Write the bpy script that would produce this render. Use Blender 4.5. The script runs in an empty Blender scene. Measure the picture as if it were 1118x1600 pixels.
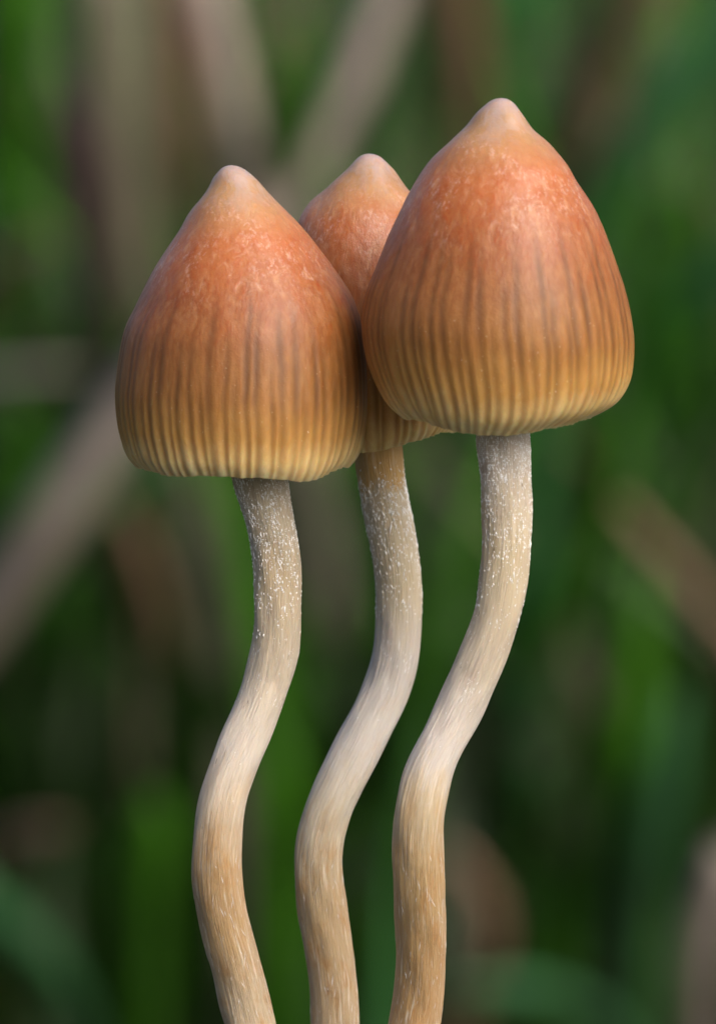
import bpy, math, random
import numpy as np
from mathutils import Vector

random.seed(7)
rng = np.random.default_rng(11)
sc = bpy.context.scene
col = sc.collection

# ------------------------------------------------------------------ camera
S = 0.0582 / 1600.0          # metres per photo pixel at the focus distance
DIST = 0.60                  # lens to the stems
PITCH = math.radians(6.0)
ZF = 1080 * S                # height of the picture centre above the mound
FWD = np.array([0.0, math.cos(PITCH), -math.sin(PITCH)])
UP = np.array([0.0, math.sin(PITCH), math.cos(PITCH)])
CAM = np.array([0.0, 0.0, ZF]) - DIST * FWD

cd = bpy.data.cameras.new('camera')
cam = bpy.data.objects.new('camera', cd)
col.objects.link(cam)
cam.location = CAM
cam.rotation_euler = (math.pi / 2 - PITCH, 0, 0)
cd.sensor_fit = 'VERTICAL'
cd.sensor_height = 24.0
cd.lens = 24.0 * DIST / (1600 * S)
cd.clip_start = 0.01
cd.clip_end = 200
cd.dof.use_dof = True
cd.dof.focus_distance = DIST + 0.001
cd.dof.aperture_fstop = cd.lens / 5.8      # a 5.8 mm wide opening
cd.dof.aperture_blades = 0
sc.camera = cam

# ------------------------------------------------------------------ world, sun, exposure
SUN_EL, SUN_AZ = math.radians(36), math.radians(138)   # azimuth from +Y, clockwise: from behind the camera, to the right
world = bpy.data.worlds.new('World')
sc.world = world
world.use_nodes = True
wn, wl = world.node_tree.nodes, world.node_tree.links
sky = wn.new('ShaderNodeTexSky')
sky.sky_type = 'NISHITA'
sky.sun_disc = False
sky.sun_elevation = SUN_EL
sky.sun_rotation = SUN_AZ
sky.air_density = 0.7
sky.dust_density = 6.0
wl.new(sky.outputs['Color'], wn['Background'].inputs['Color'])
wn['Background'].inputs['Strength'].default_value = 0.12
sd = bpy.data.lights.new('sun', 'SUN')
sd.energy = 1.5
sd.angle = math.radians(54)
sd.color = (1.0, 0.96, 0.90)
sun = bpy.data.objects.new('sun', sd)
col.objects.link(sun)
tosun = Vector((math.sin(SUN_AZ) * math.cos(SUN_EL), math.cos(SUN_AZ) * math.cos(SUN_EL), math.sin(SUN_EL)))
sun.rotation_euler = tosun.to_track_quat('Z', 'Y').to_euler()
sun.location = tosun * 3

sc.view_settings.view_transform = 'Standard'
sc.view_settings.look = 'None'
sc.view_settings.gamma = 1.0
sc.view_settings.use_curve_mapping = False
sc.view_settings.exposure = 0.52
sc.cycles.use_denoising = True
sc.cycles.max_bounces = 8

# ------------------------------------------------------------------ helpers
def ray(px, py):
    return FWD + np.array([1.0, 0, 0]) * ((px - 559) * S / DIST) + UP * ((800 - py) * S / DIST)

def pix(px, py, y=0.0):
    d = ray(px, py)
    return CAM + d * ((y - CAM[1]) / d[1])

def sstep(a, b, x):
    t = np.clip((np.asarray(x, float) - a) / (b - a), 0, 1)
    return t * t * (3 - 2 * t)

def mesh_obj(name, verts, faces, mat, parent=None, smooth=True):
    me = bpy.data.meshes.new(name)
    me.from_pydata([tuple(map(float, v)) for v in verts], [], [tuple(map(int, f)) for f in faces])
    me.update()
    if smooth:
        me.polygons.foreach_set('use_smooth', [True] * len(me.polygons))
    o = bpy.data.objects.new(name, me)
    col.objects.link(o)
    if mat: me.materials.append(mat)
    if parent: o.parent = parent
    return o

def attr(o, name, data, vec=False):
    a = o.data.attributes.new(name, 'FLOAT_VECTOR' if vec else 'FLOAT', 'POINT')
    a.data.foreach_set('vector' if vec else 'value', np.asarray(data, np.float32).ravel())

def tag(o, label=None, cat=None, group=None, kind=None):
    if label: o['label'] = label
    if cat: o['category'] = cat
    if group: o['group'] = group
    if kind: o['kind'] = kind
    return o

class NT:
    """small node-tree helper"""
    def __init__(self, name):
        self.m = bpy.data.materials.new(name)
        self.m.use_nodes = True
        self.t = self.m.node_tree
        self.p = self.t.nodes['Principled BSDF']
        self.out = self.t.nodes['Material Output']
    def n(self, ty, **kw):
        nd = self.t.nodes.new('ShaderNode' + ty)
        for k, v in kw.items(): setattr(nd, k, v)
        return nd
    def l(self, a, b): self.t.links.new(a, b)
    def val(self, sock, v):
        if hasattr(v, 'is_output') or isinstance(v, bpy.types.NodeSocket): self.l(v, sock)
        else: sock.default_value = v
    def attr(self, name, out='Fac'):
        return self.n('Attribute', attribute_name=name).outputs[out]
    def math(self, op, a, b=0.0, c=None, clamp=False):
        nd = self.n('Math', operation=op, use_clamp=clamp)
        self.val(nd.inputs[0], a); self.val(nd.inputs[1], b)
        if c is not None: self.val(nd.inputs[2], c)
        return nd.outputs[0]
    def noise(self, vec, scale, detail=3.0, rough=0.55, dist=0.0):
        nd = self.n('TexNoise')
        self.l(vec, nd.inputs['Vector'])
        nd.inputs['Scale'].default_value = scale
        nd.inputs['Detail'].default_value = detail
        nd.inputs['Roughness'].default_value = rough
        nd.inputs['Distortion'].default_value = dist
        return nd.outputs['Fac']
    def mapped(self, vec, scale):
        nd = self.n('Mapping'); self.l(vec, nd.inputs['Vector'])
        nd.inputs['Scale'].default_value = scale
        return nd.outputs['Vector']
    def rng(self, v, a, b, c=0.0, d=1.0, smooth=True):
        nd = self.n('MapRange', interpolation_type='SMOOTHSTEP' if smooth else 'LINEAR')
        self.val(nd.inputs['Value'], v)
        for k, x in zip(('From Min', 'From Max', 'To Min', 'To Max'), (a, b, c, d)): nd.inputs[k].default_value = x
        return nd.outputs['Result']
    def ramp(self, fac, stops):
        nd = self.n('ValToRGB'); self.l(fac, nd.inputs['Fac'])
        e = nd.color_ramp.elements
        while len(e) < len(stops): e.new(0.5)
        for el, (p, c) in zip(e, stops):
            el.position = p; el.color = (*c, 1)
        return nd.outputs['Color']
    def mix(self, fac, a, b, blend='MIX'):
        nd = self.n('Mix', data_type='RGBA', blend_type=blend)
        self.val(nd.inputs[0], fac)
        for s, v in ((nd.inputs[6], a), (nd.inputs[7], b)):
            if isinstance(v, tuple): s.default_value = (*v, 1)
            else: self.l(v, s)
        return nd.outputs[2]
    def bump(self, h, dist, strength=1.0, prev=None):
        nd = self.n('Bump')
        self.l(h, nd.inputs['Height'])
        nd.inputs['Distance'].default_value = dist
        nd.inputs['Strength'].default_value = strength
        if prev: self.l(prev, nd.inputs['Normal'])
        return nd.outputs['Normal']

# ------------------------------------------------------------------ materials
def cap_material(name, warm=0.0):
    m = NT(name); p = m.p
    v, st, cv = m.attr('v'), m.attr('stria'), m.attr('cv', 'Vector')
    n1 = m.noise(cv, 2.2, 4, 0.6)
    n2 = m.noise(m.mapped(cv, (5, 5, 2.2)), 1.6, 5, 0.65, 0.8)
    n3 = m.noise(m.mapped(cv, (22, 22, 7)), 1.0, 4, 0.6)
    vv = m.math('ADD', v, m.math('ADD', m.math('MULTIPLY', m.math('SUBTRACT', n1, 0.5), 0.16), m.math('MULTIPLY', m.math('SUBTRACT', n2, 0.5), 0.10)))
    base = m.ramp(vv, [(0.00, (0.42, 0.33, 0.32)), (0.06, (0.40, 0.27, 0.20)), (0.13, (0.43, 0.20, 0.085)),
                       (0.25, (0.42, 0.118, 0.027)), (0.42, (0.29, 0.084, 0.021)), (0.58, (0.265, 0.098, 0.025)),
                       (0.76, (0.31, 0.140, 0.036)), (0.87, (0.47, 0.265, 0.078)), (0.96, (0.70, 0.52, 0.24)), (1.0, (0.80, 0.64, 0.36))])
    tipm = m.math('MULTIPLY', m.rng(n2, 0.44, 0.60), m.math('MULTIPLY', m.rng(v, 0.02, 0.06), m.rng(v, 0.22, 0.10)))
    base = m.mix(m.math('MULTIPLY', tipm, 0.6), base, (0.38, 0.20, 0.055))
    # sky sheen on the skin, painted in as pale patches
    sheen_patch = m.math('MULTIPLY', m.rng(n2, 0.50, 0.68), m.math('MULTIPLY', m.rng(v, 0.02, 0.2), m.rng(v, 0.6, 0.3)))
    base = m.mix(m.math('MULTIPLY', sheen_patch, 0.45), base, (0.58, 0.30, 0.15))
    dark = m.math('MULTIPLY', m.rng(n2, 0.48, 0.30), m.math('MULTIPLY', m.rng(v, 0.1, 0.25), m.rng(v, 0.62, 0.4)))
    base = m.mix(m.math('MULTIPLY', dark, 0.6), base, (0.34, 0.070, 0.009))
    # grain
    base = m.mix(m.math('MULTIPLY', m.rng(n3, 0.35, 0.7), 0.20), base, (0.55, 0.28, 0.11))
    # granular wet sheen on the shoulders, painted as a pale colour
    sheen_gr = m.math('MULTIPLY', m.rng(m.noise(m.mapped(cv, (30, 30, 16)), 1.0, 3, 0.7), 0.50, 0.66), m.rng(m.noise(cv, 3.1, 3, 0.6), 0.42, 0.62))
    sheen_gr = m.math('MULTIPLY', sheen_gr, m.math('MULTIPLY', m.rng(v, 0.05, 0.14), m.rng(v, 0.52, 0.30)))
    base = m.mix(m.math('MULTIPLY', sheen_gr, 0.42), base, (0.64, 0.42, 0.34))
    # gill lines showing through the thin skin
    fade = m.rng(v, 0.84, 1.0, 1.0, 0.75)
    lc = m.mix(m.rng(v, 0.7, 0.98), (0.095, 0.036, 0.010), (0.34, 0.17, 0.045))
    base = m.mix(m.math('MULTIPLY', st, m.math('MULTIPLY', fade, 0.74)), base, lc)
    glint = m.rng(m.noise(cv, 55, 1, 0.5), 0.74, 0.80)  # tiny glints, stronger towards the margin, painted into the skin colour
    base = m.mix(m.math('MULTIPLY', glint, m.rng(v, 0.5, 0.9, 0.1, 0.6)), base, (0.8, 0.7, 0.5))
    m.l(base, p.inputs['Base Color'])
    m.l(m.rng(n2, 0.3, 0.7, 0.36, 0.55), p.inputs['Roughness'])
    p.inputs['Specular IOR Level'].default_value = 0.32
    p.inputs['Subsurface Weight'].default_value = 0.6
    p.inputs['Subsurface Radius'].default_value = (1.0, 0.45, 0.15)
    p.inputs['Subsurface Scale'].default_value = 0.0011
    m.l(m.math('MULTIPLY', m.rng(n2, 0.35, 0.62, 0.35, 1.0), m.rng(v, 0.55, 0.25, 0.06, 0.8)), p.inputs['Coat Weight'])
    p.inputs['Coat Roughness'].default_value = 0.20
    b = m.bump(n2, 0.00005, 0.8)
    b = m.bump(n3, 0.00003, 0.8, b)
    b = m.bump(m.noise(cv, 60, 2, 0.6), 0.000014, 0.9, b)
    m.l(b, p.inputs['Normal'])
    b = m.bump(m.noise(m.mapped(cv, (1.4, 1.4, 1.0)), 22, 3, 0.65, 0.6), 0.000075, 0.9, b)
    m.l(b, p.inputs['Coat Normal'])
    return m.m

def stem_material(name, stops, wet_at=0.8):
    m = NT(name); p = m.p
    pp, f = m.attr('p'), m.attr('fib', 'Vector')
    fine = m.noise(m.mapped(f, (16, 16, 0.9)), 1.0, 4, 0.6, 0.3)
    thread = m.noise(m.mapped(f, (34, 34, 0.8)), 1.0, 3, 0.6)
    blot = m.noise(m.mapped(f, (1.5, 1.5, 0.7)), 1.0, 5, 0.65)
    streak = m.noise(m.mapped(f, (5.5, 5.5, 0.42)), 1.0, 3, 0.55, 0.2)
    wet = m.rng(pp, wet_at - 0.04, wet_at + 0.05)
    ppn = m.math('ADD', pp, m.math('MULTIPLY', m.math('SUBTRACT', blot, 0.5), 0.10))
    base = m.ramp(ppn, stops)
    base = m.mix(m.math('MULTIPLY', m.rng(blot, 0.45, 0.68), m.math('ADD', 0.14, m.math('MULTIPLY', wet, 0.6))), base, (0.46, 0.25, 0.09))
    base = m.mix(m.math('MULTIPLY', m.rng(fine, 0.50, 0.34), 0.16), base, (0.36, 0.27, 0.18))
    base = m.mix(m.math('MULTIPLY', m.rng(fine, 0.54, 0.70), 0.3), base, (0.80, 0.74, 0.66))
    base = m.mix(m.math('MULTIPLY', m.rng(streak, 0.57, 0.68), m.math('ADD', 0.25, m.math('MULTIPLY', wet, 0.4))), base, (0.80, 0.70, 0.56))
    dk = m.rng(m.noise(m.mapped(f, (9, 9, 1.6)), 1.0, 1, 0.5), 0.755, 0.79)
    base = m.mix(m.math('MULTIPLY', dk, 0.7), base, (0.10, 0.055, 0.03))
    m.l(base, p.inputs['Base Color'])
    m.l(m.math('SUBTRACT', 0.48, m.math('MULTIPLY', wet, 0.08)), p.inputs['Roughness'])
    p.inputs['Specular IOR Level'].default_value = 0.5
    p.inputs['Subsurface Weight'].default_value = 0.35
    p.inputs['Subsurface Radius'].default_value = (1.0, 0.55, 0.25)
    p.inputs['Subsurface Scale'].default_value = 0.0007
    p.inputs['Sheen Weight'].default_value = 0.15
    b = m.bump(fine, 0.00009, 0.9)
    b = m.bump(thread, 0.00009, 0.9, b)
    b = m.bump(blot, 0.00015, 0.5, b)
    m.l(b, p.inputs['Normal'])
    return m.m

def plain(name, c, rough=0.6, sss=0.0, var=0.0, scale=400):
    m = NT(name); p = m.p
    if var:
        tc = m.n('TexCoord').outputs['Object']
        n = m.noise(tc, scale, 3)
        m.l(m.mix(m.rng(n, 0.3, 0.7), tuple(x * (1 - var) for x in c), tuple(min(1, x * (1 + var)) for x in c)), p.inputs['Base Color'])
    else:
        p.inputs['Base Color'].default_value = (*c, 1)
    p.inputs['Roughness'].default_value = rough
    if sss:
        p.inputs['Subsurface Weight'].default_value = sss
        p.inputs['Subsurface Scale'].default_value = 0.0003
    return m.m

def leaf_material(name, c, trans=0.3, var=0.25, scale=60):
    m = NT(name); p = m.p
    tc = m.n('TexCoord').outputs['Object']
    n = m.noise(tc, scale, 3)
    cc = m.mix(m.rng(n, 0.3, 0.7), tuple(x * (1 - var) for x in c), tuple(x * (1 + var) for x in c))
    m.l(cc, p.inputs['Base Color'])
    p.inputs['Roughness'].default_value = 0.5
    tr = m.n('BsdfTranslucent'); m.l(cc, tr.inputs['Color'])
    mx = m.n('MixShader'); mx.inputs[0].default_value = trans
    m.l(p.outputs[0], mx.inputs[1]); m.l(tr.outputs[0], mx.inputs[2])
    m.l(mx.outputs[0], m.out.inputs['Surface'])
    return m.m

M_gill = plain('gill_brown', (0.20, 0.12, 0.06), 0.7, 0.2)
M_fleck = plain('white_scurf', (0.88, 0.88, 0.88), 0.28, 0.0)

# ------------------------------------------------------------------ ground: a mossy hummock above a grassy hollow
def ground_h(x, y):
    r = np.sqrt((x * 0.8) ** 2 + y ** 2)
    h = -0.205 * sstep(0.012, 0.85, r) - 0.03 * sstep(0.01, 0.10, r)
    h = h + 0.012 * np.sin(7 * x + 1.3) * np.sin(5 * y) * sstep(0.3, 1.0, r)
    h = h + 0.0006 * np.sin(310 * x) * np.sin(270 * y + 1) * sstep(0.0, 0.02, r)
    return h

def build_ground():
    k = np.linspace(-1, 1, 141)
    ax = np.sign(k) * (np.abs(k) ** 3.2) * 40
    X, Y = np.meshgrid(ax, ax, indexing='ij')
    Z = ground_h(X, Y)
    n = len(ax)
    V = np.stack([X, Y, Z], -1).reshape(-1, 3)
    F = [(i * n + j, (i + 1) * n + j, (i + 1) * n + j + 1, i * n + j + 1) for i in range(n - 1) for j in range(n - 1)]
    m = NT('mossy_soil'); tc = m.n('TexCoord').outputs['Object']
    n1 = m.noise(tc, 14, 5, 0.6); n2 = m.noise(tc, 160, 4, 0.6)
    c = m.mix(m.rng(n1, 0.4, 0.6), (0.020, 0.014, 0.008), (0.018, 0.035, 0.008))
    c = m.mix(m.math('MULTIPLY', m.rng(n2, 0.4, 0.7), 0.6), c, (0.035, 0.04, 0.014))
    m.l(c, m.p.inputs['Base Color']); m.p.inputs['Roughness'].default_value = 0.95
    m.l(m.bump(n2, 0.004, 1.0), m.p.inputs['Normal'])
    tag(mesh_obj('ground', V, F, m.m), kind='structure')
build_ground()

# ------------------------------------------------------------------ blades of the blurred background
def blade_geo(path, widths, twist=0.0, thick=0.12, fold=0.25, seg=22):
    """closed lens-shaped strip along a 3-D path; widths in metres"""
    path = np.asarray(path, float); widths = np.asarray(widths, float)
    d = np.r_[0, np.cumsum(np.linalg.norm(np.diff(path, axis=0), axis=1))]
    t = np.linspace(0, d[-1], seg)
    P = np.stack([np.interp(t, d, path[:, k]) for k in range(3)], -1)
    for _ in range(6):                                   # round the corners
        P[1:-1] = (P[:-2] + 2 * P[1:-1] + P[2:]) / 4
    W = np.interp(t, d, widths)
    T = np.gradient(P, axis=0); T /= np.linalg.norm(T, axis=1)[:, None]
    V, F = [], []
    for i in range(seg):
        n = np.cross(T[i], [0, 1, 0]); n /= max(1e-9, np.linalg.norm(n))
        b = np.cross(n, T[i])
        a = twist * (i / (seg - 1) - 0.5)
        nn = n * math.cos(a) + b * math.sin(a); bb = -n * math.sin(a) + b * math.cos(a)
        w = W[i] / 2
        V += [P[i] - nn * w + bb * fold * w, P[i] - bb * thick * w, P[i] + nn * w + bb * fold * w, P[i] + bb * thick * w]
    for i in range(seg - 1):
        for k in range(4):
            a, b = i * 4 + k, i * 4 + (k + 1) % 4
            F.append((a, b, b + 4, a + 4))
    F += [(3, 2, 1, 0), tuple((seg - 1) * 4 + k for k in range(4))]
    return V, F

def smooth_path(pts, n=24):
    pts = np.asarray(pts, float); t = np.arange(len(pts))
    tt = np.linspace(0, len(pts) - 1, n)
    out = []
    for x in tt:                                         # Catmull-Rom
        i = min(int(x), len(pts) - 2); u = x - i
        p0, p1, p2, p3 = pts[max(i - 1, 0)], pts[i], pts[i + 1], pts[min(i + 2, len(pts) - 1)]
        out.append(0.5 * ((2 * p1) + (-p0 + p2) * u + (2 * p0 - 5 * p1 + 4 * p2 - p3) * u * u + (-p0 + 3 * p1 - 3 * p2 + p3) * u ** 3))
    return np.array(out)

LEAF = {
    'straw': leaf_material('dry_straw', (0.34, 0.285, 0.25), 0.15),
    'brown': leaf_material('dead_leaf_brown', (0.26, 0.155, 0.105), 0.15),
    'plum': leaf_material('dead_leaf_plum', (0.085, 0.050, 0.060), 0.1),
    'olive': leaf_material('olive_leaf', (0.155, 0.145, 0.095), 0.25),
    'green': leaf_material('grass_green', (0.070, 0.25, 0.010), 0.35),
    'jade': leaf_material('grass_jade', (0.080, 0.29, 0.090), 0.3),
    'teal': leaf_material('grass_dull_jade', (0.040, 0.140, 0.050), 0.3),
    'deep': leaf_material('grass_deep_green', (0.017, 0.056, 0.004), 0.3),
}

def blade(name, label, cat, mat, pts, w0, w1, y, y_end=None, twist=0.3, fold=0.25, thick=0.12, group=None, root=True):
    """pts: photo pixels, the tip first; the foot runs on down to the ground"""
    n = len(pts)
    y_end = y if y_end is None else y_end
    ys = y + (y_end - y) * np.linspace(0, 1, n) ** 3      # the foot runs back into the grass
    P = [pix(px, py, yy) for (px, py), yy in zip(pts, ys)]
    if root:
        d = P[-1] - P[-2]; d = d / np.linalg.norm(d)
        q = P[-1].copy()
        for k in range(200):
            g = float(ground_h(q[0], q[1]))
            if q[2] < g - 0.006: break
            d = d * 0.75 + np.array([d[0] * 0.1, 0.02, -0.25]); d /= np.linalg.norm(d)
            q = q + d * 0.02
            P.append(q.copy())
    P = smooth_path(P, 30)
    sc_ = S * (y - CAM[1]) / DIST
    u = np.linspace(0, 1, len(P))
    W = (w0 + (w1 - w0) * u) * sc_
    W = W * np.clip(0.15 + 4 * u, 0, 1) if pts[0][1] > 0 and 0 < pts[0][0] < 1118 else W
    base = P[-1]
    V, F = blade_geo(P - base, W, twist, thick, fold)
    o = mesh_obj(name, V, F, LEAF[mat])
    o.location = base
    return tag(o, label, cat, group)

GB = 'blurred plant blades behind the mushrooms'
blade('dry_stalk', "pale grey dry stalk rising behind the tip of the lowest mushroom cap", 'stalk', 'straw',
      [(300, -120), (335, 60), (362, 240), (410, 480), (470, 720), (498, 860), (505, 1010), (500, 1160), (480, 1300)], 66, 74, 1.15, 1.9, 0.5, thick=0.4, group=GB)
blade('dead_leaf', "long pale brown dead leaf arching down behind the two shorter caps", 'leaf', 'straw',
      [(645, -140), (602, 40), (555, 190), (475, 325), (330, 465), (190, 610), (120, 740), (55, 880), (-10, 960), (-120, 1060)], 62, 125, 1.2, 1.25, 0.4, group=GB)
blade('dead_leaf', "pale pinkish dead blade lying level beside the lowest cap", 'leaf', 'straw',
      [(150, 575), (60, 580), (-60, 588), (-160, 640), (-240, 800)], 40, 50, 1.3, 1.45, 0.2, group=GB)
blade('dead_leaf', "broad dull grey olive dead leaf hanging beside the lowest cap", 'leaf', 'olive',
      [(150, -120), (165, 60), (185, 240), (200, 420), (190, 560), (150, 760), (150, 1000), (140, 1300)], 120, 60, 1.45, 1.6, 0.4, group=GB)
blade('dead_leaf', "dark plum coloured withered leaf against the broad grey olive one", 'leaf', 'plum',
      [(90, 120), (125, 220), (135, 300), (150, 400), (170, 560), (180, 800), (180, 1200)], 110, 40, 1.35, 1.7, 0.5, group=GB)
blade('dead_leaf', "reddish brown withered leaf close beside the pale grey dry stalk", 'leaf', 'brown',
      [(262, -120), (280, 40), (285, 180), (270, 330), (250, 480), (260, 800), (270, 1200)], 80, 50, 1.5, 1.8, 0.5, group=GB)
blade('dead_leaf', "small rusty brown leaf scrap above the level pale pinkish blade", 'leaf', 'brown',
      [(70, 370), (20, 400), (-50, 450), (-120, 640)], 60, 50, 1.35, 1.5, 0.3, group=GB)
blade('dead_leaf', "grey brown dead blade slanting below the lowest cap, beside its stem", 'leaf', 'brown',
      [(180, 780), (215, 860), (240, 950), (260, 1080), (275, 1300)], 60, 50, 1.35, 1.7, 0.3, group=GB)
blade('grass_blade', "pale jade grass blade arching down to the shoulder of the tallest cap", 'grass blade', 'jade',
      [(1260, -60), (1120, 50), (1000, 140), (930, 250), (880, 380), (840, 560), (820, 900), (815, 1250)], 78, 60, 1.2, 1.5, 0.4, group=GB)
blade('grass_blade', "faint jade grass blade curving beneath the pale jade arching one", 'grass blade', 'jade',
      [(1260, 330), (1130, 390), (1040, 460), (985, 560), (975, 700), (990, 900), (1005, 1200)], 70, 60, 1.45, 1.8, 0.4, group=GB)
blade('dry_stalk', "thin brown dry stalk slanting away below the tallest cap", 'stalk', 'brown',
      [(880, 690), (960, 780), (1040, 880), (1110, 960), (1190, 1050), (1230, 1250)], 34, 60, 1.25, 1.35, 0.3, thick=0.4, group=GB)
blade('dead_leaf', "pinkish brown dead leaf behind the pale jade arching blade", 'leaf', 'brown',
      [(1060, -140), (1000, -10), (930, 90), (880, 190), (860, 320), (850, 600), (850, 1000)], 90, 50, 1.5, 1.9, 0.4, group=GB)
blade('dead_leaf', "drab brown dead leaf rising behind the tallest cap's tip", 'leaf', 'brown',
      [(690, -140), (705, 0), (715, 110), (715, 220), (715, 500), (720, 900)], 100, 60, 1.6, 2.0, 0.4, group=GB)
blade('dead_leaf', "curled dull brown leaf beside the lower stem of the tallest mushroom", 'leaf', 'brown',
      [(700, 1320), (760, 1380), (770, 1450), (735, 1530), (700, 1640)], 60, 70, 1.25, 1.35, 0.3, group=GB)
blade('dead_leaf', "pale brown dead leaf standing beyond the upright jade blade", 'leaf', 'straw',
      [(1150, 1330), (1095, 1420), (1085, 1540), (1085, 1660)], 70, 80, 1.2, 1.25, 0.3, group=GB)
blade('dead_leaf', "small dull brown leaf above the jade blade that leans low", 'leaf', 'brown',
      [(110, 1290), (50, 1310), (-20, 1330), (-90, 1420)], 46, 60, 1.25, 1.4, 0.3, group=GB)
G = [  # upright green blades, tip first
    ("wide bright green blade next to the dark plum leaf", 'green', [(20, -120), (30, 60), (35, 240), (20, 420), (10, 700), (0, 1100)], 90, 80, 1.35),
    ("bright green blade between the tips of the two shorter caps", 'green', [(490, 60), (455, 170), (432, 280), (420, 420), (400, 800), (390, 1200)], 90, 60, 1.12),
    ("jade green blade rising behind the tip of the tallest cap", 'jade', [(790, -120), (800, 40), (805, 150), (800, 300), (790, 700), (790, 1200)], 95, 60, 1.7),
    ("bright green blade beside the upper stem of the tallest mushroom", 'green', [(985, 620), (945, 740), (915, 850), (870, 960), (815, 1080), (770, 1250)], 90, 60, 1.15),
    ("wide green blade beside the widest part of the tallest cap", 'green', [(1060, 240), (1075, 400), (1070, 560), (1050, 700), (1040, 900), (1030, 1200)], 110, 70, 1.6),
    ("upright jade blade standing low, next to a pale brown dead leaf", 'teal', [(1060, 1080), (1030, 1200), (1005, 1330), (990, 1450), (980, 1640)], 70, 100, 1.25),
    ("green blade standing behind the upright jade blade", 'green', [(1000, 900), (990, 1020), (975, 1150), (965, 1300), (960, 1500)], 80, 70, 1.35),
    ("green blade below the lowest cap, against its upper stem", 'green', [(365, 800), (345, 900), (330, 1010), (325, 1150), (320, 1400)], 90, 60, 1.45),
    ("jade blade leaning low beneath the small dull brown leaf", 'teal', [(-60, 1380), (20, 1450), (80, 1530), (130, 1660)], 60, 100, 1.25),
    ("green blade beneath the level pale pinkish dead blade", 'green', [(50, 640), (15, 740), (-20, 860), (-45, 1000), (-60, 1300)], 80, 70, 1.15),
    ("green blade between the lower stems of the two shorter mushrooms", 'green', [(440, 1150), (430, 1280), (420, 1400), (415, 1640)], 70, 90, 1.3),
    ("deep green blade between the squeezed mushroom's stem and the tallest one's", 'deep', [(660, 960), (600, 1080), (590, 1200), (585, 1450)], 100, 80, 1.4),
    ("wide green blade beside the stem foot of the lowest capped mushroom", 'green', [(245, 1240), (225, 1330), (210, 1450), (205, 1640)], 90, 100, 1.3),
    ("grey green blade lying across near the tallest mushroom's stem foot", 'teal', [(690, 1545), (790, 1535), (880, 1555), (960, 1620), (1000, 1700)], 50, 60, 1.2),
]
for lab, mt, pts, w0, w1, y in G:
    blade('grass_blade', lab, 'grass blade', mt, pts, w0, w1, y, y + (0.75 if pts[-1][1] < 1450 else 0.15), random.uniform(-0.6, 0.6), group=GB)

def grass_field():
    mats = [LEAF[k] for k in ('deep', 'green', 'jade', 'olive', 'brown')]
    V, F, MI = [], [], []
    N = 21000
    for i in range(N):
        y = 1.45 + 3.6 * random.random() ** 1.3
        half = 0.12 + 0.16 * (y - 0.6)
        x = random.uniform(-half, half)
        if i >= 9000: x = random.choice((-1, 1)) * random.uniform(half, half + 0.7)   # the meadow goes on to both sides
        z = float(ground_h(x, y))
        h = random.uniform(0.06, 0.26); w = random.uniform(0.003, 0.008)
        a = random.uniform(0, 6.283); lean = random.uniform(0.1, 0.7) * h
        ca, sa = math.cos(a), math.sin(a)
        tw = random.uniform(0, 6.283)
        b0 = len(V); K = 5
        for k in range(K):
            t = k / (K - 1)
            cx, cy = x + ca * lean * t * t, y + sa * lean * t * t
            cz = z - 0.004 + h * (t - 0.25 * t * t * (lean / h) * 1.5)
            ww = w * (1 - t ** 2.5) * 0.5 + 0.0002
            dx, dy = math.cos(tw + t) * ww, math.sin(tw + t) * ww
            V += [(cx - dx, cy - dy, cz), (cx + dx, cy + dy, cz)]
        mi = random.choices(range(5), (70, 14, 5, 6, 5))[0]
        for k in range(K - 1):
            a0 = b0 + 2 * k
            F.append((a0, a0 + 1, a0 + 3, a0 + 2)); MI.append(mi)
    o = mesh_obj('grass', V, F, None)
    for m in mats: o.data.materials.append(m)
    o.data.polygons.foreach_set('material_index', MI)
    tag(o, 'dense dark green grass filling the blurred background', 'grass', kind='stuff')
grass_field()

# ------------------------------------------------------------------ mushrooms
def curve_fn(pts, apex):
    """x as a smooth function of row, round at the apex"""
    q = np.array([math.sqrt(max(0, y - apex)) for _, y in pts]); x = np.array([p[0] for p in pts], float)
    # monotone cubic (Fritsch-Carlson)
    h = np.diff(q); dlt = np.diff(x) / h
    m = np.zeros(len(q)); m[0], m[-1] = dlt[0], dlt[-1]
    for i in range(1, len(q) - 1):
        m[i] = 0 if dlt[i - 1] * dlt[i] <= 0 else 2 * dlt[i - 1] * dlt[i] / (dlt[i - 1] + dlt[i])
    def f(rows):
        qq = np.sqrt(np.maximum(0, np.asarray(rows) - apex))
        i = np.clip(np.searchsorted(q, qq) - 1, 0, len(q) - 2)
        t = np.clip((qq - q[i]) / h[i], 0, 1)
        return ((1 + 2 * t) * (1 - t) ** 2 * x[i] + t * (1 - t) ** 2 * h[i] * m[i] + t * t * (3 - 2 * t) * x[i + 1] + t * t * (t - 1) * h[i] * m[i + 1])
    return f

def smooth1(a, k):
    ker = np.hanning(2 * k + 3)[1:-1]; ker /= ker.sum()
    b = np.pad(a, k, mode='reflect', reflect_type='odd')
    return np.convolve(b, ker, 'valid')

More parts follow.
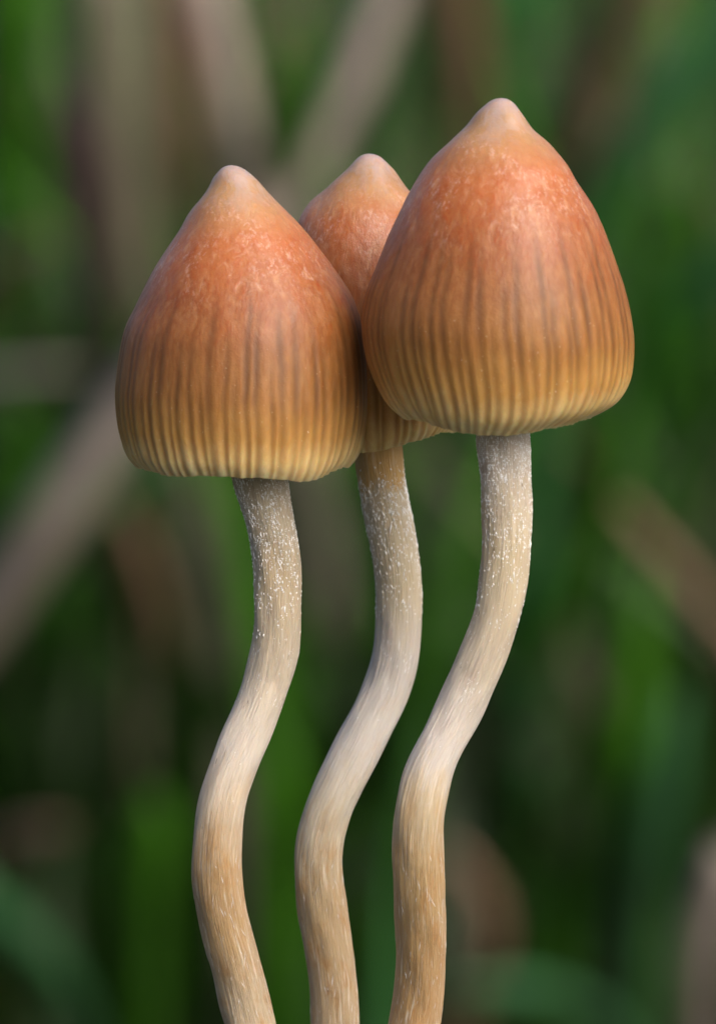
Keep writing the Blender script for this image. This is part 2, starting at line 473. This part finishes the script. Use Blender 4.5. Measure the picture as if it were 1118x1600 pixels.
def build_cap(root, base, spec, mat, seed):
    r_ = np.random.default_rng(seed)
    apex, marg, y0 = spec['apex'], spec['margin'], spec['y']
    fl = curve_fn([(spec['ax'], apex)] + spec['left'], apex)
    fr = curve_fn([(spec['ax'], apex)] + spec['right'], apex)
    NR, NT_ = 190, 744
    t = np.linspace(0, 1, NR)
    rows = apex + (marg - apex) * (0.45 * t ** 2 + 0.55 * t)
    rows[0] = apex
    xl, xr = smooth1(fl(rows), 5), smooth1(fr(rows), 5)
    xl[:6], xr[:6] = fl(rows[:6]), fr(rows[:6])
    cx, rad = (xl + xr) / 2, (xr - xl) / 2
    rad[0] = 0.0
    v = (rows - apex) / (marg - apex)
    th = np.linspace(0, 2 * math.pi, NT_, endpoint=False)
    TH, VV = np.meshgrid(th, v)                 # NR x NT
    # gill lines
    nl = spec['lines']
    ang = (np.arange(nl) + r_.uniform(-0.27, 0.27, nl)) * 2 * math.pi / nl
    stria = np.zeros_like(TH)
    for i, a in enumerate(ang):
        main = i % 3 != 1
        v0 = r_.uniform(0.30, 0.50) if main else r_.uniform(0.50, 0.68)
        stg = r_.uniform(0.75, 1.0) if main else r_.uniform(0.6, 0.95)
        w = (2 * math.pi / nl) * r_.uniform(0.30, 0.40)
        ph, ph2 = r_.uniform(0, 6.28, 2)
        wob = (2 * math.pi / nl) * (0.07 * np.sin(VV * 9 + ph) + 0.03 * np.sin(VV * 30 + ph2))
        d = (TH - a - wob + math.pi) % (2 * math.pi) - math.pi
        on = sstep(v0, v0 + 0.22, VV)
        st = stg * (0.88 + 0.12 * np.sin(VV * 21 + ph2))
        stria = np.maximum(stria, st * on * np.exp(-(d / w) ** 2))
    # broad unevenness of the skin, in photo pixels
    und = np.zeros_like(TH)
    for k in range(26):
        f, g = r_.integers(1, 7), r_.uniform(2, 10)
        und += r_.normal() * 0.55 / (1 + 0.12 * f + 0.05 * g) * np.sin(f * TH + r_.uniform(0, 6.28)) * np.sin(g * VV + r_.uniform(0, 6.28))
    und *= sstep(0.0, 0.12, VV) * 1.5
    for k in range(14):                          # dents round the tip
        f, g = r_.integers(1, 5), r_.uniform(14, 55)
        und += r_.normal() * 0.75 * np.sin(f * TH + r_.uniform(0, 6.28)) * np.sin(g * VV + r_.uniform(0, 6.28)) * sstep(0.015, 0.05, VV) * sstep(0.34, 0.14, VV)
    wr = np.zeros_like(TH)                       # finer puckers on the shoulder
    for k in range(40):
        f, g = r_.integers(8, 40), r_.uniform(20, 90)
        wr += r_.normal() * 0.045 * np.sin(f * TH + r_.uniform(0, 6.28) + 2 * np.sin(g * 0.2 * VV)) * np.sin(g * VV + r_.uniform(0, 6.28))
    wr *= sstep(0.05, 0.2, VV) * sstep(0.65, 0.45, VV)
    depth = sstep(0.35, 0.95, VV) * (2.0 + 2.4 * sstep(0.72, 1.0, VV))
    R = rad[:, None] + und + wr - stria * depth + 0.5 * depth
    R = R - 8.0 * np.clip((VV - 0.945) / 0.055, 0, 1) ** 2.2      # the edge rolls under
    R[0] = 0.0
    R = np.maximum(R, 0)
    small = rad[:, None] < 14
    R = np.where(small, rad[:, None], R)
    # margin: the front edge follows the photograph's lower edge, the back edge stays level
    ex = np.array([e[0] for e in spec['edge']], float); ey = np.array([e[1] for e in spec['edge']], float)
    rm = rad[-1] - 8.0
    px = cx[-1] + rm * np.cos(th)
    front = np.sin(th) < 0
    level = marg + rm * math.sin(PITCH) * (-np.sin(th))
    want = np.interp(px, ex, ey)
    drop = np.where(front, want - level, 0.0) * sstep(0.0, 0.45, -np.sin(th))
    drop = np.convolve(np.r_[drop[-30:], drop, drop[:30]], np.hanning(41) / np.hanning(41).sum(), 'same')[30:-30]
    cren = -stria[-1] * 0.7 + 0.9 * np.sin(9 * th + seed) + 0.6 * np.sin(23 * th + 2 * seed)
    dz = drop[None, :] * sstep(0.72, 1.0, VV) + cren[None, :] * sstep(0.93, 1.0, VV)
    C = np.array([pix(c, py, y0) for c, py in zip(cx, rows)])
    k = S * (y0 - CAM[1]) / DIST                # metres per pixel at this depth
    X = C[:, 0:1] + R * np.cos(TH) * k
    Y = C[:, 1:2] + R * np.sin(TH) * k * spec.get('squash', 1.0)
    Z = C[:, 2:3] - dz * k + 0 * TH
    verts = [np.stack([X, Y, Z], -1).reshape(-1, 3)]
    vv_a, st_a = [VV.ravel()], [stria.ravel()]
    # lip and inner wall of the thin cap
    inner = [(-1.5, 2.0), (-5, 2.0), (-8, -2)]
    rI, zI = [], []
    for dr, dzz in inner:
        rI.append(R[-1] + dr); zI.append(Z[-1] - (dzz * k if dzz > 0 else dzz * k))
    for vi in np.linspace(0.96, 0.30, 22):
        i = int(np.argmin(np.abs(v - vi)))
        rI.append(np.full(NT_, max(rad[i] - 11 - 14 * (1 - vi), 4.0))); zI.append(Z[i])
    RI, ZI = np.array(rI), np.array(zI)
    cI = C[[-1, -1, -1] + [int(np.argmin(np.abs(v - vi))) for vi in np.linspace(0.96, 0.30, 22)]]
    XI = cI[:, 0:1] + RI * np.cos(th) * k; YI = cI[:, 1:2] + RI * np.sin(th) * k * spec.get('squash', 1.0)
    verts.append(np.stack([XI, YI, ZI], -1).reshape(-1, 3))
    vv_a.append(np.ones(RI.size)); st_a.append(np.full(RI.size, 0.1))
    Vt = np.concatenate(verts) - base
    nr = NR + len(RI)
    i, j = np.meshgrid(np.arange(nr - 1), np.arange(NT_), indexing='ij')
    j2 = (j + 1) % NT_
    F = np.stack([i * NT_ + j, (i + 1) * NT_ + j, (i + 1) * NT_ + j2, i * NT_ + j2], -1).reshape(-1, 4)
    o = mesh_obj('cap', Vt, F[:, ::-1], mat, root)
    attr(o, 'v', np.concatenate(vv_a)); attr(o, 'stria', np.concatenate(st_a))
    mid = C[NR // 2] - base
    attr(o, 'cv', (Vt - mid) / (rad.max() * k), True)
    # gills
    gv, gf = [], []
    ii = [int(np.argmin(np.abs(v - q))) for q in (0.35, 0.5, 0.65, 0.8, 0.93)]
    for a in np.arange(48) * 2 * math.pi / 48:
        w = 1.1 * k * np.array([-math.sin(a), math.cos(a), 0])
        b0 = len(gv)
        for q in ii:
            ro = max(rad[q] - 10 - 14 * (1 - v[q]), 5); ri = min(38, ro - 1)
            for rr in (ri, ro):
                c = C[q] + np.array([rr * math.cos(a), rr * math.sin(a) * spec.get('squash', 1.0), 0]) * k - base
                gv += [c - w, c + w]
        for n in range(len(ii) - 1):
            s = b0 + 4 * n
            gf += [(s, s + 4, s + 6, s + 2), (s + 1, s + 3, s + 7, s + 5), (s, s + 1, s + 5, s + 4), (s + 2, s + 6, s + 7, s + 3)]
        e = b0 + 4 * (len(ii) - 1)
        gf += [(e, e + 1, e + 3, e + 2), (b0, b0 + 2, b0 + 3, b0 + 1)]
    g = mesh_obj('gill_layer', gv, gf, M_gill, o, smooth=False)
    g['kind'] = 'stuff'
    return o

def stem_frames(spec):
    """centre line, frame and radius, from the two edges seen in the photograph"""
    E = np.array(spec['edges'], float)
    py = np.r_[spec['top'], E[:, 0], 1700, 1800, 1930]
    c = (E[:, 1] + E[:, 2]) / 2; w = (E[:, 2] - E[:, 1]) / 2
    fx = spec['foot']
    c = np.r_[c[0] - (E[0, 0] - spec['top']) * (c[1] - c[0]) / (E[1, 0] - E[0, 0]) * 0.6, c, c[-1] + (fx - c[-1]) * 0.42, c[-1] + (fx - c[-1]) * 0.75, fx]
    w = np.r_[w[0], w, w[-1] * 1.02, w[-1] * 1.08, w[-1] * 1.3]
    q = np.arange(spec['top'], 1930, 3.0)
    pts = smooth_path(np.stack([py, c, w], -1), 1200)
    cc, ww = np.interp(q, pts[:, 0], pts[:, 1]), np.interp(q, pts[:, 0], pts[:, 2])
    cc, ww = smooth1(cc, 16), smooth1(ww, 20)
    bend = spec.get('bend', 85)
    dy = -bend * sstep(*spec.get('bz', (1050, 1285)), q) + bend * 0.9 * sstep(1300, 1620, q)
    dy = dy + spec['ydrift'] * sstep(900, 1930, q)
    y = spec['y'] + dy * S
    P = np.array([pix(a, b, yy) for a, b, yy in zip(cc, q, y)])
    T = np.gradient(P, axis=0); T /= np.linalg.norm(T, axis=1)[:, None]
    N = np.cross(T, [0, 1, 0]); N /= np.linalg.norm(N, axis=1)[:, None]
    N *= np.sign(N[:, :1])
    B = np.cross(N, T)
    B *= np.sign(B[:, 1:2])
    slope = np.abs(T[:, 2]) / np.sqrt(T[:, 0] ** 2 + T[:, 2] ** 2)
    slope = smooth1(slope, 20)
    r = ww * slope * S * (y - CAM[1]) / DIST
    return q, P, T, N, B, r

def build_stem(root, base, spec, mat, seed):
    r_ = np.random.default_rng(seed)
    q, P, T, N, B, r = stem_frames(spec)
    n, NS = len(q), 96
    th = np.linspace(0, 2 * math.pi, NS, endpoint=False)
    s = np.r_[0, np.cumsum(np.linalg.norm(np.diff(P, axis=0), axis=1))] / r.mean()
    TH, SS = np.meshgrid(th, s)
    und = np.zeros_like(TH)
    for k in range(24):
        f, g = r_.integers(2, 7), r_.uniform(0.2, 2.6)
        und += r_.normal() * 0.0055 * np.sin(f * TH + r_.uniform(0, 6.28) + 0.3 * np.sin(0.5 * SS)) * np.sin(g * SS + r_.uniform(0, 6.28))
    for k in range(26):
        f, g = r_.integers(12, 34), r_.uniform(0.1, 0.7)
        und += r_.normal() * 0.0022 * np.sin(f * TH + r_.uniform(0, 6.28) + np.sin(g * SS)) * np.sin(g * SS + r_.uniform(0, 6.28))
    R = r[:, None] * (1 + und)
    V = P[:, None, :] + R[..., None] * (np.cos(TH)[..., None] * N[:, None, :] + np.sin(TH)[..., None] * B[:, None, :])
    V = V.reshape(-1, 3) - base
    i, j = np.meshgrid(np.arange(n - 1), np.arange(NS), indexing='ij'); j2 = (j + 1) % NS
    F = [tuple(f) for f in np.stack([i * NS + j, i * NS + j2, (i + 1) * NS + j2, (i + 1) * NS + j], -1).reshape(-1, 4)]
    F += [tuple(range(NS))[::-1], tuple((n - 1) * NS + a for a in range(NS))]
    o = mesh_obj('stem', V, F, mat, root)
    attr(o, 'p', np.repeat(q / 1930.0, NS))
    attr(o, 'fib', np.stack([np.cos(TH), np.sin(TH), SS + seed], -1).reshape(-1, 3), True)
    # white scurf: small raised flecks, dense below the cap
    fv, ff = [], []
    octa = [(0, 2, 4), (2, 1, 4), (1, 3, 4), (3, 0, 4), (2, 0, 5), (1, 2, 5), (3, 1, 5), (0, 3, 5)]
    cents = [(r_.uniform(0, 6.283), spec['fleck'][0] + (spec['fleck'][1] - spec['fleck'][0]) * min(r_.exponential(0.38), 1.3)) for _ in range(130)]
    cnt = 0
    while cnt < spec['nfleck']:
        low = r_.random() < 0.06
        if low:
            a, row = r_.uniform(0, 6.283), r_.uniform(1330, 1700)
        elif r_.random() < 0.55:
            ca, cr = cents[r_.integers(len(cents))]
            a, row = ca + r_.normal() * 0.12, cr + r_.normal() * 14
        else:
            f0, f1 = spec['fleck']
            a, row = r_.uniform(0, 6.283), f0 + min(r_.exponential(0.40), 2.2) * (f1 - f0)
        if row < spec['top'] + 8: continue
        m = int(np.clip((row - q[0]) / 3.0, 1, n - 2))
        nrm = math.cos(a) * N[m] + math.sin(a) * B[m]
        tan = np.cross(T[m], nrm)
        jth = int(a % (2 * math.pi) / (2 * math.pi) * NS) % NS
        c = P[m] + nrm * R[m, jth]
        fsc = spec.get('fsize', 1.0)
        L = r_.lognormal(0.6, 0.5) * (2.0 if low else 1.0) * S * fsc; W = r_.uniform(0.5, 1.2) * S * fsc; H = r_.uniform(0.3, 1.1) * S * fsc
        if low: L *= 1.6; W *= 0.4; H *= 0.25
        elif r_.random() < 0.5: L *= 0.6; W *= 0.7; H *= 0.7
        if not low and row > spec['fleck'][1]: L *= 1.3; W *= 0.45; H *= 0.3
        b0 = len(fv)
        ax = T[m] + tan * r_.normal() * 0.25
        for d in (ax * L, -ax * L, tan * W, -tan * W, nrm * H, -nrm * H): fv.append(c + d - base)
        ff += [tuple(b0 + x for x in f) for f in octa]
        cnt += 1
    fo = mesh_obj('scurf', fv, ff, M_fleck, o, smooth=False)
    fo['kind'] = 'stuff'
    return o

def mushroom(label, capspec, stemspec, capmat, stemmat, seed):
    foot = pix(stemspec['foot'], 1880, stemspec['y'] + stemspec['ydrift'] * S)
    base = np.array([foot[0], foot[1], float(ground_h(foot[0], foot[1]))])
    root = bpy.data.objects.new('mushroom', None)
    root.empty_display_size = 0.005
    col.objects.link(root)
    root.location = base
    tag(root, label, 'mushroom', 'mushrooms growing together in a cluster')
    build_cap(root, base, capspec, capmat, seed)
    build_stem(root, base, stemspec, stemmat, seed + 50)
    return root

YL, YR, YM = 20 * S, -85 * S, 300 * S
cap_left = dict(ax=361, apex=258, margin=727, y=YL, lines=66,
    left=[(343, 265.6), (329, 287), (298, 328.5), (274, 368), (239, 423), (215, 472), (193.5, 519), (183.6, 570), (178.5, 618), (181.6, 657), (191.5, 697), (203, 727)],
    right=[(380, 263.6), (396, 275.4), (416, 299), (443, 326.6), (475, 360), (502.4, 395.5), (530, 433), (549.6, 464), (562, 497), (571, 540), (576, 590), (577, 633.5), (571, 681), (556, 727)],
    edge=[(180, 712), (199, 720), (227, 734), (266, 743), (361, 744.5), (410, 746), (451, 751), (487, 751.5), (514, 741), (558, 718), (580, 700)])
cap_right = dict(ax=783, apex=153, margin=650, y=YR, lines=66,
    left=[(763, 159.4), (746, 176), (731, 195), (708, 214), (678.7, 241), (657.7, 268.7), (632.5, 310.8), (607, 365.4), (586, 420), (569.4, 466), (564.4, 505), (569, 545), (582, 588), (599, 622), (618, 650)],
    right=[(802.7, 161.5), (817.5, 180.4), (832, 201.5), (859.5, 224.6), (880.5, 252), (901.5, 285.5), (926.8, 323.4), (947.8, 369.6), (960.4, 403), (977, 449.5), (987.7, 495.7), (992, 533.6), (988, 580), (977, 609), (959, 632), (930, 650)],
    edge=[(600, 645), (622, 651), (649, 656), (691, 670), (742, 681), (785, 680), (826, 676.5), (876, 666), (918, 654), (935, 649), (970, 648)])
cap_mid = dict(ax=576, apex=240, margin=672, y=YM, lines=56,
    left=[(558.7, 246.6), (540, 267), (515, 292), (487, 317), (474, 339), (468, 351), (455, 400), (446, 450), (440, 500), (437, 560), (440, 620), (448, 650), (455, 672)],
    right=[(596, 246.6), (610, 260.6), (624, 279), (640, 298), (662, 330), (685, 370), (703, 420), (718, 480), (727, 540), (729, 600), (724, 645), (717, 672)],
    edge=[(458, 684), (500, 702), (569, 708), (627, 695.5), (659, 686), (690, 676), (720, 672)])

stem_left = dict(y=YL, top=660, foot=455, ydrift=50, fleck=(735, 1000), nfleck=2600, fsize=1.2,
    edges=[(745, 362, 448), (791, 375.5, 456.5), (827, 386.5, 464), (863, 393.8, 468), (899, 396.3, 470.7), (935, 397, 471.4), (970, 396, 470.7), (1006, 393, 468.5), (1042, 386, 462.5), (1078, 373.7, 452), (1113, 360, 439.5), (1143, 345, 428), (1186, 328, 409), (1229, 315, 391), (1272, 306, 382), (1315, 300, 378), (1358, 298.5, 378), (1400, 302, 382), (1443, 311, 391), (1486, 321.6, 402.4), (1529, 332.4, 414), (1572, 343.5, 425), (1600, 349.6, 432.4)])
stem_mid = dict(y=YM, top=600, foot=535, ydrift=-130, fleck=(748, 970), nfleck=1900, fsize=1.4,
    edges=[(700, 551, 628), (741, 556, 632.4), (774, 561, 637.8), (809, 568, 644), (845, 576, 651), (881, 582.3, 656.4), (917, 586, 659), (952, 587, 659), (988, 586, 658.5), (1024, 582, 655), (1060, 571, 648.5), (1097, 553.5, 635.5), (1143, 529, 614), (1186, 505.4, 593), (1229, 486, 570), (1272, 471, 548), (1315, 461.6, 536), (1358, 458, 534.6), (1400, 461, 539.8), (1443, 467.6, 546), (1486, 475.4, 552.6), (1529, 481.8, 557.5), (1572, 484, 561), (1600, 484.5, 561.5)])
stem_right = dict(y=YR, top=590, foot=612, ydrift=110, fleck=(675, 980), nfleck=3400, fsize=1.1,
    edges=[(682, 744, 826.8), (710, 746, 828.6), (745, 749.8, 829.6), (780, 752, 831), (815, 753, 831), (850, 752, 829.6), (885, 749.8, 827), (920, 746, 822), (955, 740, 816), (990, 728.5, 806), (1025, 713, 794), (1060, 696, 780), (1095, 680.5, 764.5), (1130, 664.8, 747), (1165, 648, 728), (1200, 630, 710), (1229, 622.6, 702.5), (1272, 615, 694.5), (1315, 612, 692), (1358, 612.8, 694), (1400, 613.6, 695.6), (1443, 617, 697), (1486, 618.5, 697), (1529, 617, 695.6), (1572, 611, 692), (1600, 604.5, 690)])

TOPS = [(0.0, (0.50, 0.42, 0.29)), (0.40, (0.50, 0.43, 0.32)), (0.47, (0.50, 0.40, 0.26)), (0.54, (0.56, 0.48, 0.37)), (0.61, (0.53, 0.475, 0.41)),
        (0.65, (0.54, 0.44, 0.32)), (0.70, (0.52, 0.34, 0.17)), (0.75, (0.52, 0.35, 0.18)), (0.80, (0.56, 0.44, 0.30)), (1.0, (0.46, 0.32, 0.18))]
TOPM = [(0.0, (0.52, 0.27, 0.06)), (0.385, (0.54, 0.33, 0.10)), (0.40, (0.56, 0.47, 0.33)), (0.47, (0.56, 0.47, 0.32)), (0.53, (0.55, 0.505, 0.46)), (0.61, (0.57, 0.525, 0.47)),
        (0.66, (0.56, 0.48, 0.35)), (0.72, (0.50, 0.36, 0.20)), (0.80, (0.53, 0.39, 0.23)), (1.0, (0.46, 0.32, 0.18))]
TOPR = [(0.0, (0.58, 0.51, 0.43)), (0.37, (0.58, 0.51, 0.43)), (0.44, (0.56, 0.46, 0.30)), (0.51, (0.58, 0.49, 0.36)), (0.57, (0.53, 0.475, 0.41)), (0.61, (0.54, 0.49, 0.44)),
        (0.645, (0.52, 0.41, 0.26)), (0.70, (0.48, 0.32, 0.15)), (0.78, (0.50, 0.31, 0.14)), (1.0, (0.44, 0.28, 0.14))]

mushroom('bell capped brown mushroom with lowest cap, sharp tip and pale curved stem', cap_left, stem_left,
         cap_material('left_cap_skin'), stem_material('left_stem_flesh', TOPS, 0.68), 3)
mushroom('tallest mushroom, its wide rounded orange brown cap in front of the others', cap_right, stem_right,
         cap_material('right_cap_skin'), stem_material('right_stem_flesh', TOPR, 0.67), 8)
mushroom('mushroom squeezed behind the two larger caps, only tip and lower edge showing', cap_mid, stem_mid,
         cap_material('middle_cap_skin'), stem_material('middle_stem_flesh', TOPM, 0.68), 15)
